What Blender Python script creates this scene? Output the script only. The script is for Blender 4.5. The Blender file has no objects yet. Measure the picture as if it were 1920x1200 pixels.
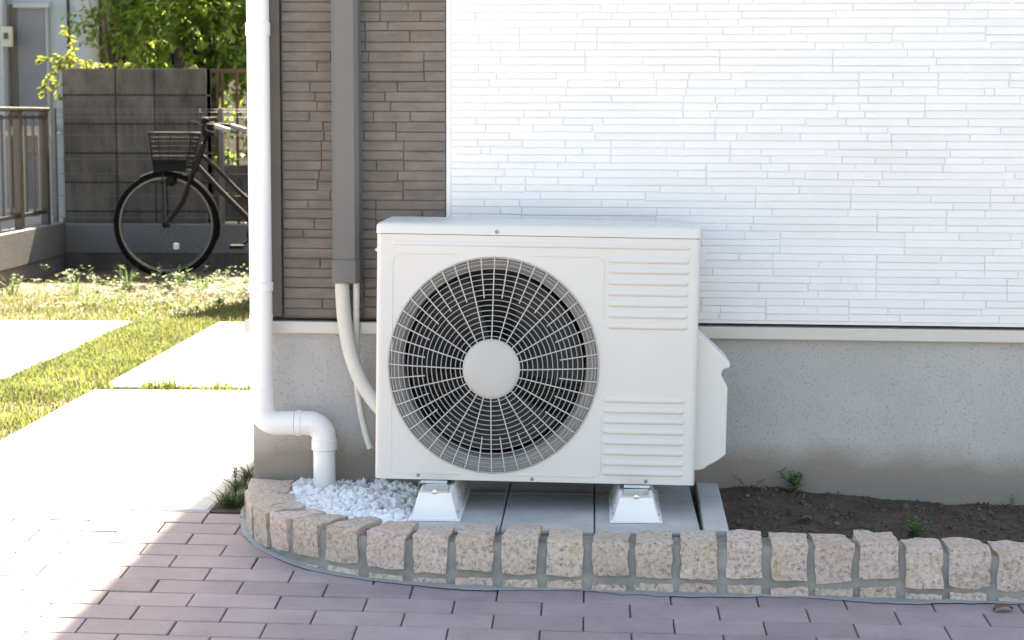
import bpy, bmesh, math, random
from math import sin, cos, pi, radians, sqrt
from mathutils import Vector, Matrix, noise, Euler

# ------------------------------------------------------------------ camera, world, sun, exposure
scene = bpy.context.scene
COL = scene.collection
CAM_LOC = Vector((0.0, -5.2296, 1.0962))
c_right = Vector((0.99912457, 0.04181171, 0.00136704))
c_down = Vector((0.00570473, -0.10380099, -0.99458173))
c_fwd = Vector((-0.04144326, 0.99371884, -0.10394865))
cam_d = bpy.data.cameras.new('camera')
cam = bpy.data.objects.new('camera', cam_d)
COL.objects.link(cam)
Mx = Matrix((c_right, -c_down, -c_fwd)).transposed().to_4x4()
Mx.translation = CAM_LOC
cam.matrix_world = Mx
cam_d.sensor_width = 36.0
cam_d.lens = 68.58
cam_d.clip_start = 0.05
cam_d.clip_end = 2000
cam_d.dof.use_dof = True
cam_d.dof.focus_distance = 4.95
cam_d.dof.aperture_fstop = 9.0
scene.camera = cam

SUN_EL, SUN_AZ = radians(47), radians(3.7)      # the sun stands behind the house (+Y), a little to the right
world = bpy.data.worlds.new('World')
scene.world = world
world.use_nodes = True
wn = world.node_tree
bg = wn.nodes['Background']
sky = wn.nodes.new('ShaderNodeTexSky')
sky.sky_type = 'NISHITA'
sky.sun_disc = False
sky.sun_elevation = SUN_EL
sky.sun_rotation = SUN_AZ
sky.air_density = 1.0
sky.dust_density = 3.0
sky.ozone_density = 0.6
wn.links.new(sky.outputs[0], bg.inputs[0])
bg.inputs[1].default_value = 0.065
sun_d = bpy.data.lights.new('sun', 'SUN')
sun_d.energy = 5.0
sun_d.angle = radians(0.6)
sun_d.color = (1.0, 0.95, 0.88)
sun = bpy.data.objects.new('sun', sun_d)
COL.objects.link(sun)
to_sun = Vector((sin(SUN_AZ) * cos(SUN_EL), cos(SUN_AZ) * cos(SUN_EL), sin(SUN_EL)))
sun.rotation_euler = to_sun.to_track_quat('Z', 'Y').to_euler()
sun.location = (0, 6, 12)
vs = scene.view_settings
vs.view_transform = 'Standard'
vs.look = 'None'
vs.gamma = 1.0
vs.use_curve_mapping = False
vs.exposure = 3.12
vs.use_white_balance = True
vs.white_balance_temperature = 7850
vs.white_balance_tint = 8
scene.render.engine = 'CYCLES'
scene.cycles.use_denoising = True
scene.cycles.max_bounces = 8
scene.cycles.transparent_max_bounces = 8
scene.cycles.caustics_reflective = False
scene.cycles.caustics_refractive = False

R = random.Random(7)

# ------------------------------------------------------------------ helpers
class MB:
    """collects shapes, then links them as ONE mesh object"""
    def __init__(s):
        s.v = []; s.f = []
    def add(s, vs_, fs_):
        n = len(s.v)
        s.v += [tuple(p) for p in vs_]
        s.f += [tuple(i + n for i in q) for q in fs_]
    def box(s, x0, x1, y0, y1, z0, z1):
        s.add([(x0, y0, z0), (x1, y0, z0), (x1, y1, z0), (x0, y1, z0), (x0, y0, z1), (x1, y0, z1), (x1, y1, z1), (x0, y1, z1)],
              [(0, 3, 2, 1), (4, 5, 6, 7), (0, 1, 5, 4), (1, 2, 6, 5), (2, 3, 7, 6), (3, 0, 4, 7)])
        return s
    def face_box(s, x0, x1, z0, z1, yf, yb, ch):
        """box whose front (-Y) edges are chamfered"""
        a = [(x0, yb, z0), (x1, yb, z0), (x1, yb, z1), (x0, yb, z1)]
        b = [(x0, yf + ch, z0), (x1, yf + ch, z0), (x1, yf + ch, z1), (x0, yf + ch, z1)]
        c = [(x0 + ch, yf, z0 + ch), (x1 - ch, yf, z0 + ch), (x1 - ch, yf, z1 - ch), (x0 + ch, yf, z1 - ch)]
        s.add(a + b + c, [(0, 1, 5, 4), (1, 2, 6, 5), (2, 3, 7, 6), (3, 0, 4, 7),
                          (4, 5, 9, 8), (5, 6, 10, 9), (6, 7, 11, 10), (7, 4, 8, 11), (8, 9, 10, 11), (3, 2, 1, 0)])
        return s
    def top_box(s, x0, x1, y0, y1, z0, z1, ch):
        """box whose top edges are chamfered"""
        a = [(x0, y0, z0), (x1, y0, z0), (x1, y1, z0), (x0, y1, z0)]
        b = [(p[0], p[1], z1 - ch) for p in a]
        c = [(x0 + ch, y0 + ch, z1), (x1 - ch, y0 + ch, z1), (x1 - ch, y1 - ch, z1), (x0 + ch, y1 - ch, z1)]
        s.add(a + b + c, [(3, 2, 1, 0), (0, 1, 5, 4), (1, 2, 6, 5), (2, 3, 7, 6), (3, 0, 4, 7),
                          (4, 5, 9, 8), (5, 6, 10, 9), (6, 7, 11, 10), (7, 4, 8, 11), (8, 9, 10, 11)])
        return s
    def prism(s, poly, d0, d1, axis='Y'):
        """polygon (a,b) extruded; axis Y: (x,z) outline, axis Z: (x,y), axis X: (y,z)"""
        def P(a, b, d):
            return (a, d, b) if axis == 'Y' else ((a, b, d) if axis == 'Z' else (d, a, b))
        n = len(poly)
        s.add([P(a, b, d0) for a, b in poly] + [P(a, b, d1) for a, b in poly],
              [tuple(range(n))[::-1], tuple(range(n, 2 * n))] + [(i, (i + 1) % n, (i + 1) % n + n, i + n) for i in range(n)])
        return s
    def tube(s, path, r, n=10, closed=False, caps=True, flat=1.0):
        path = [Vector(p) for p in path]
        m = len(path)
        rr = r if isinstance(r, (list, tuple)) else [r] * m
        up = None
        vs_ = []
        for i, p in enumerate(path):
            if closed:
                t = path[(i + 1) % m] - path[i - 1]
            else:
                t = path[min(i + 1, m - 1)] - path[max(i - 1, 0)]
            t.normalize()
            if up is None:
                up = Vector((0, 0, 1)) if abs(t.z) < .9 else Vector((0, 1, 0))
            a = up - t * up.dot(t)
            if a.length < 1e-5:
                a = t.orthogonal()
            a.normalize(); up = a
            b = t.cross(a)
            for k in range(n):
                w = 2 * pi * k / n
                vs_.append(p + a * cos(w) * rr[i] + b * sin(w) * rr[i] * flat)
        fs_ = []
        for i in range(m if closed else m - 1):
            j = (i + 1) % m
            for k in range(n):
                l = (k + 1) % n
                fs_.append((i * n + k, i * n + l, j * n + l, j * n + k))
        if caps and not closed:
            fs_.append(tuple(range(n))[::-1])
            fs_.append(tuple((m - 1) * n + k for k in range(n)))
        s.add(vs_, fs_)
        return s
    def lathe(s, prof, n=32, c=(0, 0, 0), sx=1.0, sz=1.0):
        """profile (r, y) spun round the Y axis through c"""
        vs_ = []
        for r, y in prof:
            for k in range(n):
                w = 2 * pi * k / n
                vs_.append((c[0] + r * cos(w) * sx, c[1] + y, c[2] + r * sin(w) * sz))
        fs_ = []
        for i in range(len(prof) - 1):
            for k in range(n):
                l = (k + 1) % n
                fs_.append((i * n + k, i * n + l, (i + 1) * n + l, (i + 1) * n + k))
        s.add(vs_, fs_)
        return s
    def disc(s, c, rx, rz, n=32, y=0):
        s.add([(c[0] + rx * cos(2 * pi * k / n), c[1] + y, c[2] + rz * sin(2 * pi * k / n)) for k in range(n)], [tuple(range(n))])
        return s
    def mesh(s, name):
        me = bpy.data.meshes.new(name)
        me.from_pydata(s.v, [], s.f)
        return me
    def build(s, name, mat, parent=None, off=(0, 0, 0), smooth=None, bevel=0, seg=2, fixn=True):
        o_ = Vector(off)
        if o_.length > 0:
            s.v = [tuple(Vector(p) - o_) for p in s.v]
        me = s.mesh(name)
        if fixn or bevel:
            bm = bmesh.new(); bm.from_mesh(me)
            if fixn:
                bmesh.ops.recalc_face_normals(bm, faces=bm.faces)
            if bevel:
                bmesh.ops.remove_doubles(bm, verts=bm.verts, dist=1e-6)
                es = [e for e in bm.edges if len(e.link_faces) == 2 and e.calc_face_angle(0) > radians(30)]
                bmesh.ops.bevel(bm, geom=es, offset=bevel, segments=seg, affect='EDGES', profile=.5, clamp_overlap=True)
            bm.to_mesh(me); bm.free()
        return link(name, me, mat, parent, smooth)

def link(name, me, mat, parent=None, smooth=None, loc=None):
    if mat is not None and not me.materials:
        me.materials.append(mat)
    if smooth is not None:
        me.polygons.foreach_set('use_smooth', [True] * len(me.polygons))
        me.set_sharp_from_angle(angle=radians(smooth))
    o = bpy.data.objects.new(name, me)
    COL.objects.link(o)
    if parent is not None:
        o.parent = parent
    if loc is not None:
        o.location = loc
    return o

def tag(o, label=None, cat=None, group=None, kind=None):
    if label: o['label'] = label
    if cat: o['category'] = cat
    if group: o['group'] = group
    if kind: o['kind'] = kind
    return o

def thing(name, label, cat, loc=(0, 0, 0), rot=(0, 0, 0), group=None):
    o = bpy.data.objects.new(name, None)
    o.empty_display_size = .1
    COL.objects.link(o)
    o.location = loc; o.rotation_euler = rot
    return tag(o, label, cat, group)

def struct(o):
    o['kind'] = 'structure'
    return o

def bez(pts, n=8):
    """Catmull-Rom through points"""
    P = [Vector(p) for p in pts]
    P = [P[0] * 2 - P[1]] + P + [P[-1] * 2 - P[-2]]
    out = []
    for i in range(1, len(P) - 2):
        for k in range(n):
            t = k / n
            a, b, c, d = P[i - 1], P[i], P[i + 1], P[i + 2]
            out.append(.5 * ((2 * b) + (c - a) * t + (2 * a - 5 * b + 4 * c - d) * t * t + (3 * b - a - 3 * c + d) * t ** 3))
    out.append(P[-2])
    return out

# ------------------------------------------------------------------ materials
def mat(name, col, rough=.6, var=.12, scale=6., detail=6, bump=0., bscale=60., spec=.35, rand=0., metal=0., trans=0.,
        speck=None, hue=0., stretch=(1, 1, 1), sheen=0., coat=0.):
    m = bpy.data.materials.new(name)
    m.use_nodes = True
    nt = m.node_tree; N = nt.nodes; L = nt.links
    b = N['Principled BSDF']
    b.inputs['Roughness'].default_value = rough
    b.inputs['Metallic'].default_value = metal
    b.inputs['Specular IOR Level'].default_value = spec
    if coat: b.inputs['Coat Weight'].default_value = coat
    geo = N.new('ShaderNodeNewGeometry')
    mp = N.new('ShaderNodeMapping'); mp.inputs['Scale'].default_value = stretch
    L.new(geo.outputs['Position'], mp.inputs['Vector'])
    nz = N.new('ShaderNodeTexNoise'); nz.inputs['Scale'].default_value = scale; nz.inputs['Detail'].default_value = detail
    nz.inputs['Roughness'].default_value = .65
    L.new(mp.outputs[0], nz.inputs['Vector'])
    mr = N.new('ShaderNodeMapRange'); mr.inputs['From Min'].default_value = .3; mr.inputs['From Max'].default_value = .7
    L.new(nz.outputs['Fac'], mr.inputs['Value'])
    mx = N.new('ShaderNodeMix'); mx.data_type = 'RGBA'
    c2 = [max(0, c * (1 - var)) for c in col]; c3 = [min(1, c * (1 + var)) for c in col]
    mx.inputs[6].default_value = (*c2, 1); mx.inputs[7].default_value = (*c3, 1)
    L.new(mr.outputs[0], mx.inputs[0])
    out = mx.outputs[2]
    if speck:
        (scol, sscale, amount) = speck
        vz = N.new('ShaderNodeTexNoise'); vz.inputs['Scale'].default_value = sscale; vz.inputs['Detail'].default_value = 3
        L.new(geo.outputs['Position'], vz.inputs['Vector'])
        r2 = N.new('ShaderNodeMapRange'); r2.inputs['From Min'].default_value = 1 - amount; r2.inputs['From Max'].default_value = 1 - amount + .08
        L.new(vz.outputs['Fac'], r2.inputs['Value'])
        m2 = N.new('ShaderNodeMix'); m2.data_type = 'RGBA'
        m2.inputs[7].default_value = (*scol, 1)
        L.new(r2.outputs[0], m2.inputs[0]); L.new(out, m2.inputs[6]); out = m2.outputs[2]
    if rand or hue:
        oi = N.new('ShaderNodeObjectInfo')
        hs = N.new('ShaderNodeHueSaturation')
        if rand:
            a = N.new('ShaderNodeMapRange'); a.inputs['To Min'].default_value = 1 - rand; a.inputs['To Max'].default_value = 1 + rand
            L.new(oi.outputs['Random'], a.inputs['Value']); L.new(a.outputs[0], hs.inputs['Value'])
        if hue:
            ml = N.new('ShaderNodeMath'); ml.operation = 'MULTIPLY'; ml.inputs[1].default_value = 7.31
            fr = N.new('ShaderNodeMath'); fr.operation = 'FRACT'
            L.new(oi.outputs['Random'], ml.inputs[0]); L.new(ml.outputs[0], fr.inputs[0])
            a = N.new('ShaderNodeMapRange'); a.inputs['To Min'].default_value = .5 - hue; a.inputs['To Max'].default_value = .5 + hue
            L.new(fr.outputs[0], a.inputs['Value']); L.new(a.outputs[0], hs.inputs['Hue'])
        L.new(out, hs.inputs['Color']); out = hs.outputs[0]
    L.new(out, b.inputs['Base Color'])
    if bump:
        bz = N.new('ShaderNodeTexNoise'); bz.inputs['Scale'].default_value = bscale; bz.inputs['Detail'].default_value = 6
        L.new(mp.outputs[0], bz.inputs['Vector'])
        bp = N.new('ShaderNodeBump'); bp.inputs['Strength'].default_value = bump; bp.inputs['Distance'].default_value = .004
        L.new(bz.outputs['Fac'], bp.inputs['Height']); L.new(bp.outputs[0], b.inputs['Normal'])
    if trans:
        tr = N.new('ShaderNodeBsdfTranslucent')
        ms = N.new('ShaderNodeMixShader'); ms.inputs[0].default_value = trans
        L.new(out, tr.inputs['Color'])
        L.new(b.outputs[0], ms.inputs[1]); L.new(tr.outputs[0], ms.inputs[2])
        L.new(ms.outputs[0], N['Material Output'].inputs['Surface'])
    m['out'] = ''
    return m

def add_low_dirt(m, z0, z1, col, scale=5.):
    """a splash-dirt stain with a ragged upper edge along the foot of a wall"""
    nt = m.node_tree; N = nt.nodes; L = nt.links
    b = N['Principled BSDF']; src = b.inputs['Base Color'].links[0].from_socket
    geo = N.new('ShaderNodeNewGeometry'); sp = N.new('ShaderNodeSeparateXYZ'); L.new(geo.outputs['Position'], sp.inputs[0])
    nz = N.new('ShaderNodeTexNoise'); nz.inputs['Scale'].default_value = scale; nz.inputs['Detail'].default_value = 5
    L.new(geo.outputs['Position'], nz.inputs['Vector'])
    ad = N.new('ShaderNodeMath'); ad.operation = 'MULTIPLY_ADD'; ad.inputs[1].default_value = -.14
    L.new(nz.outputs['Fac'], ad.inputs[0]); L.new(sp.outputs['Z'], ad.inputs[2])
    mr = N.new('ShaderNodeMapRange'); mr.inputs['From Min'].default_value = z1 - .07; mr.inputs['From Max'].default_value = z0 - .07
    L.new(ad.outputs[0], mr.inputs['Value'])
    mx = N.new('ShaderNodeMix'); mx.data_type = 'RGBA'; mx.inputs[7].default_value = (*col, 1)
    sc = N.new('ShaderNodeMath'); sc.operation = 'MULTIPLY'; sc.inputs[1].default_value = .9
    L.new(mr.outputs[0], sc.inputs[0]); L.new(sc.outputs[0], mx.inputs[0]); L.new(src, mx.inputs[6])
    L.new(mx.outputs[2], b.inputs['Base Color'])

m_white = mat('white_siding', (.755, .757, .765), .55, .03, 5, bump=.25, bscale=90, rand=.025)
m_white_back = mat('white_siding_joint', (.74, .74, .75), .8, .05, 5)
m_brown = mat('brown_siding', (.160, .138, .121), .75, .24, 11, bump=1.0, bscale=26, rand=.06, stretch=(1, 1, 2.5))
m_brown_back = mat('brown_siding_joint', (.125, .108, .095), .8, .1, 5)
m_brown_trim = mat('brown_corner_trim', (.125, .110, .098), .6, .08, 7)
m_found = mat('render_coat', (.43, .43, .425), .9, .09, 3.2, bump=.5, bscale=150, speck=((.33, .325, .32), 170, .42))
add_low_dirt(m_found, .175, .250, (.245, .212, .18), 5.)
m_trim = mat('beige_metal_trim', (.56, .54, .50), .45, .04, 4)
m_roof = mat('roof_metal', (.12, .12, .13), .5, .1, 3)
m_ac = mat('ac_paint', (.625, .615, .595), .42, .03, 2.2, spec=.45)
m_ac_top = mat('ac_lid_paint', (.63, .628, .615), .40, .02, 3, spec=.45)
m_grille = mat('grille_wire', (.50, .50, .49), .4, .04, 20)
m_ring_shaded = mat('grille_ring_shaded', (.33, .33, .325), .45, .04, 20)  # darker than the spokes: shade on the recessed rings put into the colour
m_bell = mat('bellmouth_plastic', (.37, .352, .325), .5, .08, 12)
m_hub = mat('hub_cap', (.475, .468, .452), .4, .03, 12)
m_dark = mat('fan_dark', (.018, .02, .022), .5, .2, 20)
m_fin = mat('coil_fins', (.03, .032, .036), .45, .2, 30, metal=.3)
m_pipe = mat('white_pvc', (.78, .78, .79), .3, .015, 6, spec=.5)
m_duct = mat('grey_duct', (.140, .138, .134), .55, .04, 6)
m_hose = mat('cream_hose_tape', (.60, .585, .54), .6, .05, 30, bump=.3, bscale=120)
m_screw = mat('screw_steel', (.25, .25, .25), .35, .1, 50, metal=.8)
m_zinc = mat('zinc_bracket', (.55, .57, .6), .28, .1, 40, metal=.9)
m_block = mat('mount_block_plastic', (.82, .825, .82), .55, .03, 12)
m_stone = mat('granite', (.58, .475, .385), .85, .25, 55, bump=1.0, bscale=110, rand=.10, hue=.012)
def granite(m):
    """pink, buff, white and dark grains, with rusty veins"""
    nt = m.node_tree; N = nt.nodes; L = nt.links
    b = N['Principled BSDF']; src = b.inputs['Base Color'].links[0].from_node      # hue/saturation node
    geo = N.new('ShaderNodeNewGeometry')
    n1 = N.new('ShaderNodeTexNoise'); n1.inputs['Scale'].default_value = 95; n1.inputs['Detail'].default_value = 7; n1.inputs['Roughness'].default_value = .8
    L.new(geo.outputs['Position'], n1.inputs['Vector'])
    cr = N.new('ShaderNodeValToRGB'); e = cr.color_ramp.elements
    e[0].position = .32; e[0].color = (.10, .078, .066, 1)
    e[1].position = .72; e[1].color = (.70, .63, .56, 1)
    for p, c in ((.41, (.32, .26, .22, 1)), (.48, (.50, .412, .355, 1)), (.58, (.585, .49, .43, 1))):
        q = e.new(p); q.color = c
    L.new(n1.outputs['Fac'], cr.inputs[0])
    n2 = N.new('ShaderNodeTexNoise'); n2.inputs['Scale'].default_value = 13; n2.inputs['Detail'].default_value = 5
    L.new(geo.outputs['Position'], n2.inputs['Vector'])
    mr = N.new('ShaderNodeMapRange'); mr.inputs['From Min'].default_value = .54; mr.inputs['From Max'].default_value = .72; mr.inputs['To Max'].default_value = .55
    L.new(n2.outputs['Fac'], mr.inputs['Value'])
    mx = N.new('ShaderNodeMix'); mx.data_type = 'RGBA'; mx.inputs[7].default_value = (.44, .31, .18, 1)
    L.new(mr.outputs[0], mx.inputs[0]); L.new(cr.outputs[0], mx.inputs[6])
    L.new(mx.outputs[2], src.inputs['Color'])
granite(m_stone)
m_mortar = mat('mortar', (.265, .262, .245), .95, .28, 14, bump=.5, bscale=90)
m_fillet = mat('mortar_smear', (.30, .31, .31), .95, .12, 8, bump=.3, bscale=80)
m_paver = mat('clay_paver', (.292, .243, .252), .8, .13, 9, bump=.5, bscale=130, rand=.10, hue=.012)
m_sand = mat('joint_sand', (.17, .15, .148), .95, .2, 40)
m_slab = mat('concrete_slab', (.50, .495, .48), .9, .08, 2.5, bump=.3, bscale=110)
m_pad = mat('pad_concrete', (.44, .44, .43), .9, .16, 7, bump=.3, bscale=110)
m_pad_b = mat('edge_block_concrete', (.47, .475, .475), .9, .10, 6, bump=.35, bscale=100)
m_gravel = mat('white_gravel', (.84, .85, .86), .75, .07, 60)
m_soil = mat('soil', (.076, .055, .041), .95, .4, 14, bump=1.0, bscale=60)
m_clod = mat('soil_clod', (.098, .072, .053), .95, .45, 25, bump=.8, bscale=90)
m_lawnsoil = mat('dry_soil', (.085, .058, .043), .95, .25, 5, bump=.8, bscale=40)
m_ground = mat('street_concrete', (.30, .295, .29), .9, .12, 1.5, bump=.3, bscale=30)
m_grass = mat('grass', (.145, .172, .050), .6, .35, 3, trans=.45)
m_grass2 = mat('weed_leaf', (.10, .155, .05), .6, .35, 5, trans=.45)
m_flower = mat('weed_flower', (.24, .28, .15), .6, .2, 20, trans=.4)
m_plant = mat('shade_plant', (.055, .10, .035), .55, .35, 30, trans=.25)
m_sprig = mat('soil_weed_leaf', (.12, .21, .075), .55, .3, 30, trans=.3)
m_leaf = mat('tree_leaf', (.135, .225, .035), .36, .55, 4, trans=.58, spec=.7)
m_leaf_y = mat('young_leaf', (.26, .35, .06), .45, .35, 5, trans=.55)
m_vine = mat('vine_leaf', (.22, .25, .05), .5, .3, 10, trans=.55)
m_bark = mat('bark', (.10, .075, .055), .9, .3, 20, bump=.8, bscale=60)
m_cblock = mat('weathered_block', (.108, .098, .088), .95, .42, 5, bump=.6, bscale=70, rand=.13, stretch=(1.8, 1, .8))
m_cjoint = mat('block_joint', (.05, .047, .044), .95, .2, 9)
m_base = mat('footing_concrete', (.165, .168, .17), .9, .12, 4, bump=.3, bscale=60)
m_steel = mat('fence_wire', (.13, .13, .13), .5, .08, 10, metal=.3)
m_rail = mat('bronze_railing', (.075, .068, .06), .4, .08, 10, metal=.4)
m_railw = mat('pale_picket', (.40, .38, .35), .5, .05, 10)
m_rust = mat('brown_iron', (.16, .085, .05), .7, .25, 20)
m_nbr = mat('pale_blue_wall', (.40, .445, .47), .8, .06, 2)
m_nbr_d = mat('grey_door', (.19, .198, .215), .6, .06, 3)
m_nbr_k = mat('dark_wood', (.035, .029, .025), .8, .3, 6)
m_nbr_p = mat('white_post', (.40, .42, .45), .6, .05, 3)
m_cream = mat('cream_box', (.50, .48, .40), .6, .05, 6)
m_glass = mat('dark_pane', (.02, .022, .025), .12, .1, 3, spec=.6)
m_black = mat('black_rubber', (.009, .009, .010), .95, .2, 30, spec=.05)
m_bframe = mat('maroon_frame', (.014, .009, .008), .5, .2, 10, spec=.25)
m_chrome = mat('chrome', (.10, .10, .10), .38, .1, 30, metal=1.)
m_blackmetal = mat('black_metal', (.008, .009, .011), .75, .2, 20, spec=.15)
m_refl = mat('white_reflector', (.75, .75, .72), .35, .05, 20)
m_grip = mat('grey_grip', (.30, .30, .30), .6, .1, 20)
m_dryleaf = mat('dry_leaf', (.17, .08, .05), .8, .3, 40)
m_hole = mat('hole_grey', (.40, .40, .40), .9, .1, 10)

# ------------------------------------------------------------------ the setting: ground, paving, slabs, lawn
struct(MB().box(-150, 150, -150, 150, -.6, -.36).build('ground', m_ground))

PO = Vector((-1.2167, -.9633, .0011))
PEX = Vector((.99990332, .00125091, -.01384879))
PEY = Vector((-.00124886, .99827083, .05876888))
PEN = PEX.cross(PEY).normalized()
PM = Matrix((PEX, PEY, PEN)).transposed().to_4x4()
PM.translation = PO
def paver_z(x, y):
    d = Vector((x, y, 0)) - PO
    return PO.z - (PEN.x * (x - PO.x) + PEN.y * (y - PO.y)) / PEN.z

paving = MB().box(-3.4, 5.4, -4.6, .80, -.30, -.010).build('paved_driveway', m_sand)
paving.matrix_world = PM
struct(paving)

# kerb line (front face of the stone kerb, at its foot)
KP = bez([(-.925, .01, 0), (-.912, -.17, 0), (-.878, -.34, 0), (-.815, -.485, 0), (-.720, -.605, 0), (-.600, -.690, 0),
          (-.450, -.742, 0), (-.250, -.764, 0), (0, -.775, 0), (.4, -.779, 0), (.9, -.784, 0), (1.4, -.788, 0), (2.2, -.792, 0)], 10)
KS = [0.]
for i in range(1, len(KP)):
    KS.append(KS[-1] + (KP[i] - KP[i - 1]).length)
def kerb_at(s):
    i = 1
    while i < len(KS) - 1 and KS[i] < s:
        i += 1
    t = (s - KS[i - 1]) / (KS[i] - KS[i - 1])
    p = KP[i - 1].lerp(KP[i], t)
    d = (KP[min(i + 3, len(KP) - 1)] - KP[max(i - 4, 0)]).normalized()
    return p, d, Vector((-d.y, d.x, 0))          # inward normal points to the house
def kerb_s_of_x(x):
    for i in range(1, len(KP)):
        if KP[i].x >= x and KP[i].y < -.6:
            t = (x - KP[i - 1].x) / (KP[i].x - KP[i - 1].x)
            return KS[i - 1] + t * (KS[i] - KS[i - 1])
    return KS[-1]
def inside_kerb(x, y, mrg=0.):
    """is the point on the planter side of the kerb line"""
    best = 9e9; sgn = 1
    for i in range(0, len(KP) - 1):
        d = Vector((x, y, 0)) - KP[i]
        if d.length < best:
            best = d.length
            t = (KP[i + 1] - KP[i]).normalized()
            sgn = -t.y * d.x + t.x * d.y
    return sgn > mrg
BL, BW = .1999, .1003
paver_me = MB().top_box(.0016, BL - .0016, .0014, BW - .0014, -.05, 0, .0022).mesh('paver')
paver_half = MB().top_box(.0016, BL / 2 - .0016, .0014, BW - .0014, -.05, 0, .0022).mesh('paver')
paver_me.materials.append(m_paver); paver_half.materials.append(m_paver)
far = MB()
cand = []
for k in range(-36, 8):
    offx = (.525 if k % 2 == 0 else 0.) * BL
    for i in range(-9, 30):
        lx, ly = i * BL + offx, k * BW
        w = PM @ Vector((lx + BL / 2, ly + BW / 2, 0))
        corners = [PM @ Vector((lx + a, ly + b, 0)) for a in (0, BL) for b in (0, BW)]
        if all(inside_kerb(c.x, c.y, .06) for c in corners if c.x > -.92) and w.x > -.88:
            continue
        if w.x > -.9 and w.y > -.06:
            continue
        jz = R.uniform(-.0012, .0012)
        rt = (R.uniform(-.004, .004), R.uniform(-.003, .003))
        vis = -1.95 < w.x < 1.3 and w.y > -1.42
        if vis:
            o = link('paver', paver_me, None, paving, loc=(lx, ly, jz))
            o.rotation_euler = (rt[0], rt[1], 0)
        else:
            far.top_box(lx + .0016, lx + BL - .0016, ly + .0014, ly + BW - .0014, -.05, jz, .0022)
tag(far.build('outer_pavers', m_paver, paving), kind='stuff')

lawn = MB().box(-14, -.30, .02, 16, -.5, .040).build('lawn_soil', m_lawnsoil)
struct(lawn)
struct(MB().top_box(-1.914, -1.020, -.152, 2.112, -.2, .052, .006).build('concrete_slab', m_slab))
struct(MB().top_box(-1.906, -1.020, 2.205, 4.565, -.2, .052, .006).build('concrete_slab', m_slab))
struct(MB().top_box(-6.5, -2.345, -.152, 4.590, -.2, .052, .006).build('concrete_slab', m_slab))
struct(MB().box(-1.015, -.60, -.15, 7.0, -.2, .046).build('side_bed_soil', m_soil))

# ------------------------------------------------------------------ the house
HX = -.930
house = thing('house', 'house with white and brown strip siding on a grey foundation', 'house', (-.9298, .0075, 0), (0, .00121, -.05738))
ho = (HX, 0, 0)
MB().box(HX, 6.0, .012, 8.0, -.3, .513).build('foundation', m_found, house, ho, bevel=.004)
MB().box(HX + .012, 6.0, .045, 8.0, .513, 5.6).build('wall_core', m_brown_back, house, ho)
trim = MB().box(HX - .016, 6.0, -.014, .20, .5113, .5434).build('base_trim', m_trim, house, ho, bevel=.003)
MB().box(HX - .016, HX + .02, .20, 8.0, .5113, .5434).build('base_trim', m_trim, house, ho, bevel=.003)
MB().prism([(HX - .140, 5.55), (6.3, 5.55), (6.3, 5.68), (HX - .140, 5.68)], -.45, 8.4).build('roof', m_roof, house, ho, bevel=.01)
MB().prism([(-2.50, 6.9), (HX + .03, 6.9), (HX + .03, 7.95), (-2.28, 7.95)], 2.40, 2.46, 'Z').build('added_shade_canopy', m_roof, house, ho, bevel=.006)  # added slab out of view, shaped to cast the shadow patch on the grass
MB().box(HX + .001, HX + .044, .0, 8.0, .559, 5.55).build('side_wall', m_brown, house, ho)
XB = -.3940
G, ZB = .05929, .5592
FRAME_TOP = 1.50

def strips(x0, x1, z0, zt, g, gap, ch, depth, jit, wr, seedv):
    r = random.Random(seedv)
    out = []
    gi = 0
    while z0 + gi * g < zt:
        zb = z0 + gi * g
        x = x0
        first = True
        jl = [0, 0, 0]
        while x < x1 - .005:
            w = r.uniform(*wr)
            if first:
                w *= r.uniform(.25, 1); first = False
            if x1 - (x + w) < .05:
                w = x1 - x
            jr = [0, 0, 0] if (r.random() < .4 or x + w >= x1 - .06) else [r.uniform(-.045, .045) if r.random() < .6 else 0 for _ in range(3)]
            a = [1 + r.uniform(-.14, .14) for _ in range(3)]
            t = sum(a); hz = [q / t * g for q in a]
            z = zb
            for ri, q in enumerate(hz):
                cuts = [max(x0, x + jl[ri]), x + w + jr[ri]]
                u = r.random()
                if u < .55 and w > .14:
                    cuts.insert(1, x + w * r.uniform(.25, .75))
                for c0, c1 in zip(cuts, cuts[1:]):
                    out.append((c0 + gap / 2, c1 - gap / 2, z + gap / 2, z + q - gap / 2, r.uniform(-jit, jit)))
                z += q
            x += w; jl = jr
        gi += 1
    return out

def lay_strips(parent, pieces, m, ch, limit, visible, backname, smoothn=False):
    ranked = sorted(pieces, key=lambda p: -((p[1] - p[0]) * (p[3] - p[2])) * (1 if visible(p) else .001))
    for i, p in enumerate(ranked[:limit]):
        MB().face_box(p[0], p[1], p[2], p[3], p[4], .030, ch).build('siding_strip', m, parent, ho, fixn=False)
    rest = MB()
    for p in ranked[limit:]:
        rest.face_box(p[0], p[1], p[2], p[3], p[4], .030, ch)
    if rest.v:
        tag(rest.build(backname, m, parent, ho, fixn=False), kind='stuff')

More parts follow.
